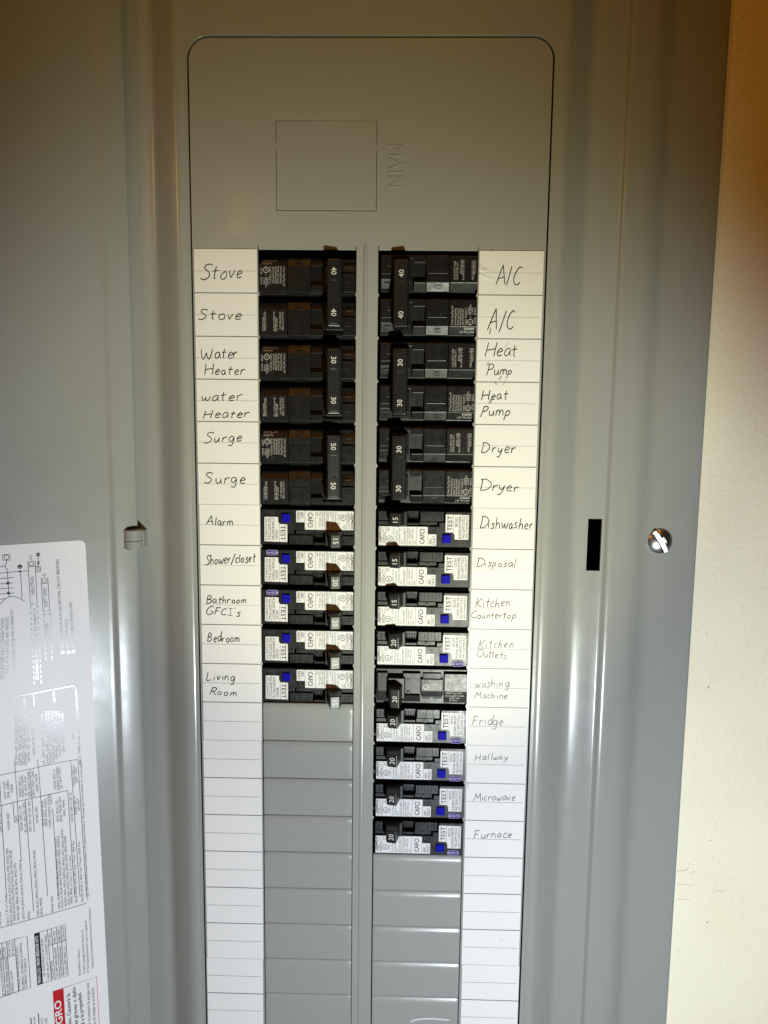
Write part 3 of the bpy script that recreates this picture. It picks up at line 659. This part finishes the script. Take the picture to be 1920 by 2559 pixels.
CT = .014
def card(side, r0, r1, dx, label):
    xa, xb = (-4.075, -2.60) if side == 'L' else (2.585, 4.07)
    xa += dx; xb += dx
    mb = MB(); ya, yb = -r0 - .004, -r1 + .004
    # the card itself, very slightly wavy
    nx, ny = 6, 6 * (r1 - r0); rr = random.Random(r0 + ord(side)); p1, p2 = rr.uniform(0, 6), rr.uniform(0, 6)
    def cz(x, y): return CT + .0035 * math.sin(1.1 * y + p1) * math.sin(1.7 * x + p2) + .003
    if side == 'R' and r0 == 0:
        _c = cz
        def cz(x, y):                                # a crease torn by the breaker's edge
            q = 0
            for (ax, ay, bx, by, h, wd) in ((2.6, -.42, 3.0, -.52, .022, .05), (2.6, -.55, 3.05, -.72, .016, .045), (2.62, -.36, 2.82, -.50, .018, .04)):
                L = math.hypot(bx - ax, by - ay); tx, ty = (bx - ax) / L, (by - ay) / L
                u_ = (x - ax) * tx + (y - ay) * ty; d_ = -(x - ax) * ty + (y - ay) * tx
                if -.05 < u_ < L: q += h * max(0, 1 - abs(d_) / wd) * (1 - max(u_, 0) / L)
            return _c(x, y) + q
        nx, ny = 70, 240
    vs = [(xa + (xb - xa) * i / nx, ya + (yb - ya) * j / ny) for j in range(ny + 1) for i in range(nx + 1)]
    mb.add([(x, y, cz(x, y)) for x, y in vs], [[j * (nx + 1) + i, (j + 1) * (nx + 1) + i, (j + 1) * (nx + 1) + i + 1, j * (nx + 1) + i + 1] for j in range(ny) for i in range(nx)], 0, True)
    ed = [(xa, ya), (xb, ya), (xb, yb), (xa, yb)]
    for i in range(4):
        a, b = ed[i], ed[(i + 1) % 4]; mb.add([(a[0], a[1], cz(*a)), (b[0], b[1], cz(*b)), (b[0], b[1], .001), (a[0], a[1], .001)], [[0, 3, 2, 1]], 0)
    def pz(x, y): return (x, y, cz(x, y) + .0025)
    for r in range(r0, r1):
        if r > r0: mb.ribbon([(xa + (xb - xa) * i / 6, -r) for i in range(7)], .022, 1, pz)
        y = -r - .5; nd = 62 if r < 9 else 1
        if nd == 1: mb.ribbon([(xa + .01 + (xb - xa - .05) * i / 6, y) for i in range(7)], .009, 1, pz)
        else:
            stp = (xb - xa - .04) / nd
            for i in range(nd): mb.ribbon([(xa + .01 + i * stp, y), (xa + .01 + i * stp + stp * .55, y)], .011, 1, pz)
    if side == 'R' and r0 == 0:                      # ink smears and specks
        rs = random.Random(11)
        for (x, y, L, a, w) in ((2.86, -1.9, .16, 78, .035), (2.83, -2.62, .1, 70, .025), (3.02, -2.98, .1, -60, .03), (2.9, -3.5, .12, 60, .05), (3.2, -3.1, .2, 60, .012), (3.25, -2.2, .16, 65, .012), (2.84, -.02, .06, 30, .02), (3.1, -2.95, .12, 50, .03), (2.63, -.4, .1, -35, .014), (2.7, -.47, .12, -25, .012)):
            ca, sa = math.cos(math.radians(a)), math.sin(math.radians(a))
            mb.ribbon([(x + L * i / 4 * ca + rs.uniform(-.008, .008), y + L * i / 4 * sa) for i in range(5)], w, 2, pz, True)
        for k in range(26):
            x, y = rs.uniform(2.9, 3.9), rs.choice((-1.8, -2.35, -2.6, -2.9, -3.2)) + rs.uniform(-.12, .12); d = rs.uniform(.006, .016)
            mb.ribbon([(x, y), (x + d, y + d * .4)], d, 2, pz)
    if side == 'R' and r0 == 12: 
        mb.ribbon([(3.58, -17.28), (3.62, -17.24), (3.64, -17.3)], .012, 2, pz); mb.ribbon([(2.62, -13.1), (2.64, -13.0), (2.66, -13.12)], .014, 2, pz)
    me = mb.mesh('label_card', [CARD, LINE, PENCIL])
    root = tag(link('label_card', me, None, W(0, 0)), label, 'label card', 'cards beside the breakers')
    for (sd, r, w, a, b, y, cap) in WORDS:
        if sd != side or not (r0 <= r < r1): continue
        hb = MB(); handwrite(hb, w, a, b, y, cap, hash_(w, r), .021 if (sd == 'L' or r < 7) else .017)
        hb.v = [(p[0], p[1], cz(p[0], p[1]) + .005) for p in hb.v]
        tag(link('handwriting', hb.mesh('handwriting', [GLAREINK if sd == 'R' and r >= 9 else PEN]), root), 'handwritten word "%s"' % w)
def hash_(w, r): return sum(ord(c) * (i + 3) for i, c in enumerate(w)) + r * 17
card('L', 0, 6, .0, 'white card left of the breakers, handwritten Stove, Water Heater and Surge')
card('L', 6, 12, .012, 'white card left of the breakers, handwritten Alarm down to Living Room')
card('L', 12, 18, .0, 'empty ruled white card left of the blank plates, under the Living Room card')
card('L', 18, 25, -.016, 'empty ruled white card at the bottom left, beside the lowest blank plates')
card('R', 0, 6, .0, 'white card right of the breakers, handwritten A/C, Heat Pump and Dryer, creased and smudged')
card('R', 6, 12, .012, 'white card right of the breakers, handwritten Dishwasher down to Fridge')
card('R', 12, 18, .012, 'white card right of the breakers, handwritten Hallway, Microwave and Furnace')
card('R', 18, 25, .03, 'empty ruled white card at the bottom right, beside the lowest blank plates')

# ------------------------------------------------------------------ breakers
cache = {}
def part(name, key, fn, mats, parent):
    if key not in cache: mb = MB(); fn(mb); cache[key] = mb.mesh(name, mats)
    return link(name, cache[key], parent)
LC, RC = -1.425, 1.44

def slots(mb, u0, u1, v0, v1, z, n, m=0):            # fine moulded ribs
    for i in range(n):
        u = u0 + (u1 - u0) * (i + .5) / n; d = .011 if i % 2 else .007
        mb.box(u - d, u + d, v0 + (0 if i % 2 else .03), v1 - (0 if i % 2 else .02), z - .01, z + .012, .004, m)

# --- arc-fault breaker -----------------------------------------------------------
def af_case(mb):
    mb.box(-1.36, 1.32, -.492, .492, -1.6, -.42, .02)
    mb.box(-1.13, 1.14, -.455, .437, -.45, -.26, .01)
    mb.box(-1.13, 1.145, -.065, .437, -.30, 0, .016)
    mb.box(-1.13, -.488, -.43, -.04, -.30, 0, .014)
    mb.box(-.50, -.335, -.17, -.05, -.30, -.001, .014)
    mb.box(-.30, .14, -.18, -.075, -.30, -.06, .010)
    mb.cyl(-.088, -.118, -.06, -.045, .045); mb.cyl(-.088, -.118, -.045, -.04, .022)
    mb.frustum((-.475, .14, -.44, -.185), -.30, (-.455, .12, -.43, -.195), -.02, .012)
    slots(mb, -.42, .10, -.40, -.235, -.02, 6)
    mb.box(.155, .47, -.44, -.375, -.30, -.035, .01); mb.box(.155, .47, -.14, -.075, -.30, -.05, .01)
    mb.box(.16, .45, -.37, -.145, -.30, -.24, .008)
    for i in range(4): mb.box(.18 + i * .06, .205 + i * .06, -.36, -.15, -.24, -.2, .006)
    mb.frustum((.83, 1.145, -.185, -.075), -.30, (.86, 1.14, -.18, -.08), -.05, .01)
    mb.frustum((.81, 1.145, -.44, -.195), -.30, (.84, 1.14, -.43, -.205), -.015, .012)
    mb.box(.92, .96, -.35, -.27, -.015, .0, .008); mb.box(1.0, 1.06, -.30, -.26, -.015, 0, .008); mb.box(1.0, 1.06, -.37, -.33, -.015, 0, .008)
    mb.box(-.26, -.185, .0, .10, -.005, .006, .006); mb.box(-.245, -.2, .02, .085, .002, .012, .004)
    mb.box(-.63, -.41, .105, .352, -.01, .010, .008)  # bezel of the button
def af_handle(num):
    def fn(mb):
        mb.frustum((.40, .90, -.46, -.05), -.28, (.44, .87, -.44, -.07), .06, .02)
        mb.frustum((.50, .865, -.435, -.085), .04, (.605, .845, -.43, -.105), .42, .022, 0, -.21)
        text(mb, num, .666, -.268, -90, .118, 1, None, lambda a, b: (a, b, .4235 - .21 * (a - .725)), 'c', .004)
    return fn
def af_button(mb):
    mb.box(-.622, -.425, .125, .332, 0, .055, .016)
def af_badge(mb):
    mb.plate(rrect(-1.015, -.715, .30, .435, .05, 6), -.002, .006, 0)
    o = rrect(-1.005, -.725, .31, .425, .042, 6); mb.ribbon(o + [o[0]], .008, 1, lambda x, y: (x, y, .008))
    for i, ch in enumerate('A03'): text(mb, ch, -.80 - i * .092, .366, -90, .075, 1, None, None, 'c', .012, .009)
def af_cen(mb):
    text(mb, 'Cen', -.80, .385, 180, .055, 0, .2, None, 'l', 0, .003); mb.v = [(x - .0, y, z) for x, y, z in mb.v]
def af_rating(mb):
    o = [(-.275, .13), (-.275, .405), (1.125, .405), (1.125, -.055), (-.06, -.055), (-.06, .13)]
    rr = rrect(-.275, 1.125, -.055, .408, .022, 4)
    tr = rr[0:5]; tl = rr[5:10]; br = rr[15:20]
    mb.plate(tr + tl + [(-.275, .135), (-.265, .125), (-.063, .125), (-.063, -.04), (-.05, -.055)] + br, -.002, .005, 0)
    z = .008
    def ln(x0, y0, x1, y1, w=.006): mb.ribbon([(x0, y0), (x1, y1)], w, 1, lambda a, b: (a, b, z))
    ln(-.066, .405, -.066, .13); ln(.20, .405, .20, -.055); ln(.47, .405, .47, .05); ln(.96, .40, .96, -.05); ln(1.07, .40, 1.07, -.05); ln(.96, .09, 1.07, .09)
    def T(s, x, y, cap, wd, b=0.0): text(mb, s, x, y, -90, cap, 2 if cap < .046 and s != 'SIEMENS' else 1, wd, None, 'l', b if cap > .046 or b else -.012, z)
    T('ARC', -.165, .375, .07, .15); T('FAULT', -.252, .375, .07, .215)
    T('CAFCI', .012, .365, .115, .36, .01)
    T('60Hz', .225, .38, .04, .10); T('Max. RMS Sym.', .285, .38, .043, .385); T('10kA 120/240V~', .345, .38, .043, .395); T('Interrupting Rating', .405, .38, .043, .405)
    T('ISSUE NO. 0640110', .482, .38, .04, .38); T('AFCI', .545, .38, .043, .11); T('Combination Type', .605, .38, .043, .40); T('Circuit Breaker', .67, .38, .043, .34)
    T('LISTED  E23615', .745, .33, .036, .33); T('QAF2N', .975, .36, .048, .23); T('TYPE', 1.02, .36, .045, .16); T('40\u00b0C', .995, .065, .045, .11)
    T('HACR', .905, .055, .036, .09); T('SWD', .86, .055, .036, .08)
    T('SIEMENS', 1.078, .335, .042, .37, .014)
    mb.ring(.868, .247, z, .07, .012, 1); T('UL', .843, .285, .055, .07, .01)
def af_test(serial, code):
    def fn(mb):
        mb.plate([(-1.05, .24), (-1.035, .247), (-.725, .247), (-.717, .238), (-.717, .135), (-.68, .075), (-.505, .07), (-.493, .058), (-.493, -.355), (-.505, -.367), (-1.04, -.357), (-1.055, -.345)], -.002, .005, 0)
        z = .008
        for x in (-.90, -.685): mb.ribbon([(x, .24 if x < -.7 else .07), (x, -.36)], .006, 1, lambda a, b: (a, b, z))
        text(mb, 'TEST', -.655, .04, -90, .115, 1, .375, None, 'l', .006, z)
        text(mb, code, -.785, -.07, -90, .062, 1, .225, None, 'l', 0, z)
        text(mb, serial, -.87, .215, -90, .062, 1, .53, None, 'l', 0, z)
        text(mb, 'Wire: 60/75\u00b0C 25 lb-in', -.96, .215, -90, .05, 2, .53, None, 'l', 0, z)
        text(mb, 'AWG: CU #14-8/AL #12-8', -1.03, .215, -90, .05, 2, .54, None, 'l', 0, z)
    return fn
def arc_fault(side, row, amp, serial, code, a03, label):
    root = tag(empty('circuit_breaker', LC if side == 'L' else RC, -row - .535, 0, side == 'R'), label, 'circuit breaker', 'single pole arc fault breakers with blue buttons')
    part('case', 'afc', af_case, [PLASTIC], root)
    part('handle', 'afh' + amp, af_handle(amp), [HANDLE, MARK], root)
    part('test_button', 'afb', af_button, [BLUE], root)
    part('rating_label', 'afr', af_rating, [FOIL, INK, SOFTINK], root)
    part('test_label', 'aft' + serial, af_test(serial, code), [FOIL, INK, SOFTINK], root)
    if a03: part('badge', 'afA', af_badge, [PURPLE, BADGEINK], root)
    else: part('moulded_mark', 'afC', af_cen, [EMBOSS], root)
    return root

# --- double pole breaker ----------------------------------------------------------
def nose(mb, u0, u1, v, top=.18, top2=.36, zb=-.15, z=0.0, bot=-.425, bev=.012):
    mb.prism([(v + bot, -.5), (v + bot, z), (v + top, z), (v + top2, zb + z), (v + top2, -.5)], u0, u1, bev)
def dp_case(mb):
    mb.box(-1.36, 1.32, -.992, .992, -1.6, -.44, .02)
    for v in (.5, -.5):
        mb.prism([(v - .47, -.5), (v - .47, -.16), (v - .43, -.12), (v + .37, -.2), (v + .41, -.26), (v + .41, -.5)], -1.14, 1.15, .01)
        nose(mb, -1.125, -.478, v)
        nose(mb, -.466, .075, v, .175, .375, -.115, -.012)
        mb.frustum((-.44, .05, v - .50, v - .0), -.14, (-.425, .035, v - .43, v - .015), .006, .012)
        slots(mb, -.37, .02, v - .235, v - .095, .006, 6)
        mb.prism([(v + .225, -.06), (v + .225, -.025), (v + .32, -.08), (v + .32, -.13)], -.29, -.13, .008)
        mb.prism([(v + .24, -.03), (v + .24, -.012), (v + .31, -.055), (v + .31, -.07)], -.255, -.165, .006)
        mb.prism([(v + .165, -.5), (v + .165, -.012), (v + .19, -.014), (v + .36, -.155), (v + .36, -.5)], .085, .37, .01); mb.prism([(v - .425, -.5), (v - .425, -.004), (v - .27, -.004), (v - .27, -.5)], .085, .37, .01)
        # the toggle well is cut between the two tabs
        nose(mb, .82, 1.14, v, .10, .35, -.17, -.06)
        mb.frustum((.81, 1.145, v - .46, v + .02), -.3, (.835, 1.13, v - .425, v - .0), .0, .014)
        mb.box(.89, 1.0, v - .20, v - .165, -.01, .012, .008); mb.box(1.02, 1.05, v - .20, v - .09, -.01, .012, .008); mb.box(.95, .98, v - .25, v - .22, -.01, .012, .008)
        mb.box(.90, 1.06, v + .15, v + .19, -.12, -.085, .01)
        mb.box(.36, .84, v - .44, v - .36, -.4, -.05, .01)
def dp_well(mb):
    for v in (.5, -.5):
        mb.box(.08, .46, v - .28, v + .17, -.32, -.26, .006)
        for i in range(3): mb.box(.13 + i * .1, .17 + i * .1, v - .26, v + .15, -.26, -.21 + i * .015, .008)
def dp_print(amp):
    def fn(mb):
        v = .5; z = .004
        def T(s, x, y, cap, wd, ang=-90, b=0.0): text(mb, s, x, y, ang, cap, 0, wd, None, 'l', b, z)
        T('2 Poles Type/Tipo QP', -.565, v + .15, .045, .44); T('Interrupting Rating', -.635, v + .15, .045, .385); T('Poder de Cierre', -.70, v + .15, .045, .38)
        T('MAX BKR/DE JAMPS', -.76, v + .15, .042, .385); T('AMP STYLE/TIPO MAX.', -.82, v + .15, .042, .38); T('10,000 120/240 V~', -.885, v + .15, .042, .41)
        T('C.B./Dsj.', -.945, v - .09, .04, .18); T('ISSUE NO.', -.985, v - .09, .04, .24); T('L-5638', -1.03, v - .10, .04, .15); T('LISTED', -1.095, v + .12, .04, .15); T('E23615', -1.095, v - .09, .04, .16)
        mb.ring(-.965, v + .075, z, .062, .014, 0); T('UL', -.985, v + .105, .05, .06); T('c', -.96, v + .172, .03, .02); T('US', -.985, v - .01, .03, .04)
        def bev(a, b): return (a, b, (b - (v + .18)) / .18 * -.15 + .004)
        text(mb, 'HACR Type, 40\u00b0C', -1.06, v + .275, 0, .045, 0, .34, bev); text(mb, 'SIEMENS', -1.06, v + .205, 0, .045, 0, .235, bev, 'l', .012)
        v = -.5
        if amp == '30': rows = (('AWG | 14-8', -.74), ('lb-in/lb-po | 25', -.80), ('mm\u00b2 | 2,1-13,3', -1.01), ('N.m | 2,8', -1.065))
        else: rows = (('AWG | 8 | 6-4', -.74), ('lb-in/lb-po | 40 | 45', -.80), ('mm\u00b2 | 8,4 | 13,3-21,2', -1.01), ('N.m | 4,5 | 5,1', -1.065))
        T('CU-AL 60/75\u00b0C WIRE', -.60, v + .12, .042, .42); T('CONDUCTORS, 60\u00b0C', -.66, v + .12, .042, .40)
        for s, x in rows: T(s, x, v + (.12 if 'lb' in s or 'mm' in s else -.02), .042, .30 if 'A' in s or 'N' in s else .44)
        mb.ribbon([(-.75, v + .0), (-.75, v - .34)], .007, 0, lambda a, b: (a, b, z)); mb.ribbon([(-1.02, v + .1), (-1.02, v - .30)], .007, 0, lambda a, b: (a, b, z))
    return fn
def dp_handle(amp):
    def fn(mb):
        for v in (.5, -.5):
            mb.frustum((.42, .86, v - .34, v + .22), -.3, (.45, .84, v - .30, v + .20), .10, .02)
        zt = .391
        mb.frustum((.47, .845, -.79, .79), .06, (.515, .815, -.755, .755), .375, .03, 0, -.14)
        mb.frustum((.575, .75, .27, .69), .365, (.58, .745, .275, .685), .387, .008, 0, -.14)
        mb.frustum((.575, .75, -.70, -.26), .365, (.58, .745, -.695, -.265), .387, .008, 0, -.14)
        mb.box(.60, .735, -.245, -.225, .365, .387, .004)
        text(mb, amp, .603, .485, -90, .118, 1, None, lambda a, b: (a, b, zt - .14 * (a - .6625)), 'c', .006)
        text(mb, amp, .603, -.44, -90, .118, 1, None, lambda a, b: (a, b, zt - .14 * (a - .6625)), 'c', .006)
    return fn
def double_pole(side, row, amp, label):
    root = tag(empty('circuit_breaker', LC if side == 'L' else RC, -row - 1.04, 0, side == 'R'), label, 'circuit breaker', 'double pole breakers with a shared handle')
    part('case', 'dpc', dp_case, [PLASTIC], root)
    part('toggle_well', 'dpw', dp_well, [WELL], root)
    part('handle', 'dph' + amp, dp_handle(amp), [HANDLE, MARK], root)
    part('printed_rating', 'dpp' + ('30' if amp == '30' else '40'), dp_print(amp), [GMARK], root)
    return root

# --- plain single pole breaker --------------------------------------------------------
def sp_case(mb):
    mb.box(-1.36, 1.32, -.492, .492, -1.6, -.44, .02)
    mb.prism([(-.45, -.5), (-.45, -.1), (.44, -.1), (.44, -.5)], -1.14, 1.15, .01)
    P = [(-.375, -.5), (-.375, 0), (.085, 0), (.40, -.07), (.40, -.5)]
    mb.prism(P, -1.125, -.545, .012)
    mb.prism([(-.22, -.5), (-.22, -.012), (.085, -.012), (.23, -.045), (.23, -.5)], -.52, .03, .012)
    mb.prism([(-.36, -.5), (-.36, -.05), (-.215, -.05), (-.215, -.5)], -.47, -.02, .01); slots(mb, -.44, -.04, -.34, -.23, -.05, 6)
    mb.prism([(.235, -.5), (.235, -.09), (.39, -.11), (.39, -.5)], -.50, .01, .01); mb.cyl(-.235, .31, -.1, -.085, .045)
    mb.prism([(-.37, -.5), (-.37, -.01), (-.225, -.01), (-.225, -.5)], .045, .48, .01)
    mb.prism([(.215, -.5), (.215, -.015), (.385, -.06), (.385, -.5)], .045, .48, .01)
    mb.prism([(-.37, -.5), (-.37, -.02), (.10, -.02), (.38, -.08), (.38, -.5)], .86, 1.12, .012)
    mb.box(.94, 1.03, -.33, -.25, -.03, -.008, .006)
    mb.box(.06, .47, -.22, .21, -.3, -.22, .01)
    for v in (-.175, .15):                           # bright ends of the toggle pivot
        mb.cyl(.34, v, -.22, -.05, .03, 0)
def sp_handle(mb):
    mb.frustum((.40, .88, -.30, .30), -.25, (.44, .86, -.27, .27), .08, .02)
    mb.frustum((.49, .85, -.12, .39), .06, (.575, .79, -.10, .385), .42, .024, 0, -.15)
    text(mb, '20', .625, .145, -90, .112, 1, None, lambda a, b: (a, b, .4235 - .15 * (a - .6825)), 'c', .004)
def sp_print(mb):
    z = .004
    def T(s, x, y, cap, wd, ang=-90, zz=z): text(mb, s, x, y, ang, cap, 0, wd, None, 'l', 0, zz)
    mb.ring(-.02 - .07, -.02, -.008, .062, .014, 0); T('UL', -.11, .015, .05, .06, -90, -.008)
    for i, (s, w) in enumerate((('LISTED', .16), ('C.B./Dsj.', .18), ('ISSUE NO.', .18), ('L-5638', .15), ('E23615', .16))): T(s, -.20 - i * .065, .06, .042, w, -90, -.008)
    T('SIEMENS', -.62, .05, .045, .26); T('Type/Tipo QP', -.69, .05, .04, .30); T('Interrupting Rating', -.75, .05, .036, .37); T('Poder de Cierre', -.81, .05, .036, .36); T('10,000A 120/240 V~', -.87, .05, .036, .38); T('1 Pole', -.94, .05, .04, .18); T('AWG 14-8  25 lb-in', -1.0, .05, .036, .38); T('mm\u00b2 2,1-8,4', -1.06, .05, .036, .30)
    def bev(a, b): return (a, b, (b - .085) / .315 * -.07 + .004)
    text(mb, 'HACR Type, 40\u00b0C', -.60, .15, 180, .045, 0, .40, bev); text(mb, 'CU-AL 60/75\u00b0C WIRE', -.58, .225, 180, .042, 0, .46, bev); text(mb, 'AWG 14-8', -.68, .29, 180, .042, 0, .25, bev); text(mb, '25 lb-in', -.68, .35, 180, .04, 0, .2, bev)
def single_pole(side, row, label):
    root = tag(empty('circuit_breaker', LC if side == 'L' else RC, -row - .535, 0, side == 'R'), label, 'circuit breaker')
    part('case', 'spc', sp_case, [PLASTIC2], root)
    part('handle', 'sph', sp_handle, [HANDLE, MARK], root)
    part('printed_rating', 'spp', sp_print, [MARK], root)

double_pole('L', 0, '40', 'black 40 amp double breaker beside the two Stove words, topmost of the left column')
double_pole('L', 2, '30', 'black 30 amp double breaker beside the handwritten Water Heater')
double_pole('L', 4, '50', 'black 50 amp double breaker beside the handwritten Surge')
double_pole('R', 0, '40', 'black 40 amp double breaker beside the two A/C words, topmost of the right column')
double_pole('R', 2, '30', 'black 30 amp double breaker beside the handwritten Heat Pump')
double_pole('R', 4, '30', 'black 30 amp double breaker beside the handwritten Dryer')
for a in (('L', 6, '15', 'C2604243784', 'CD203', 0, 'Alarm'), ('L', 7, '20', 'P2505172553', 'AF233', 1, 'Shower/closet'), ('L', 8, '20', 'K2505180277', 'AF233', 1, "Bathroom GFCI's"),
          ('L', 9, '15', 'C2604243782', 'CD203', 0, 'Bedroom'), ('L', 10, '15', 'A2505196113', 'BD203', 0, 'Living Room'),
          ('R', 6, '15', 'B2605207484', 'BD203', 0, 'Dishwasher'), ('R', 7, '15', 'B2604243785', 'CD203', 0, 'Disposal'), ('R', 8, '15', 'C2605190120', 'BD203', 0, 'Kitchen Countertop'),
          ('R', 9, '20', 'R2505180220', 'AF233', 1, 'Kitchen Outlets'), ('R', 11, '20', 'K2505180297', 'AF233', 1, 'Fridge'), ('R', 12, '20', 'K2505180298', 'AF233', 1, 'Hallway'),
          ('R', 13, '20', 'R2505172600', 'AF233', 1, 'Microwave'), ('R', 14, '20', 'K2505178678', 'AF233', 1, 'Furnace')):
    arc_fault(*a[:6], 'black %s amp breaker with blue test button and %s beside the handwritten %s' % (a[2], 'purple badge' if a[5] else 'white labels', a[6]))
single_pole('R', 10, 'plain black 20 amp breaker without button or white labels, beside Washing Machine')
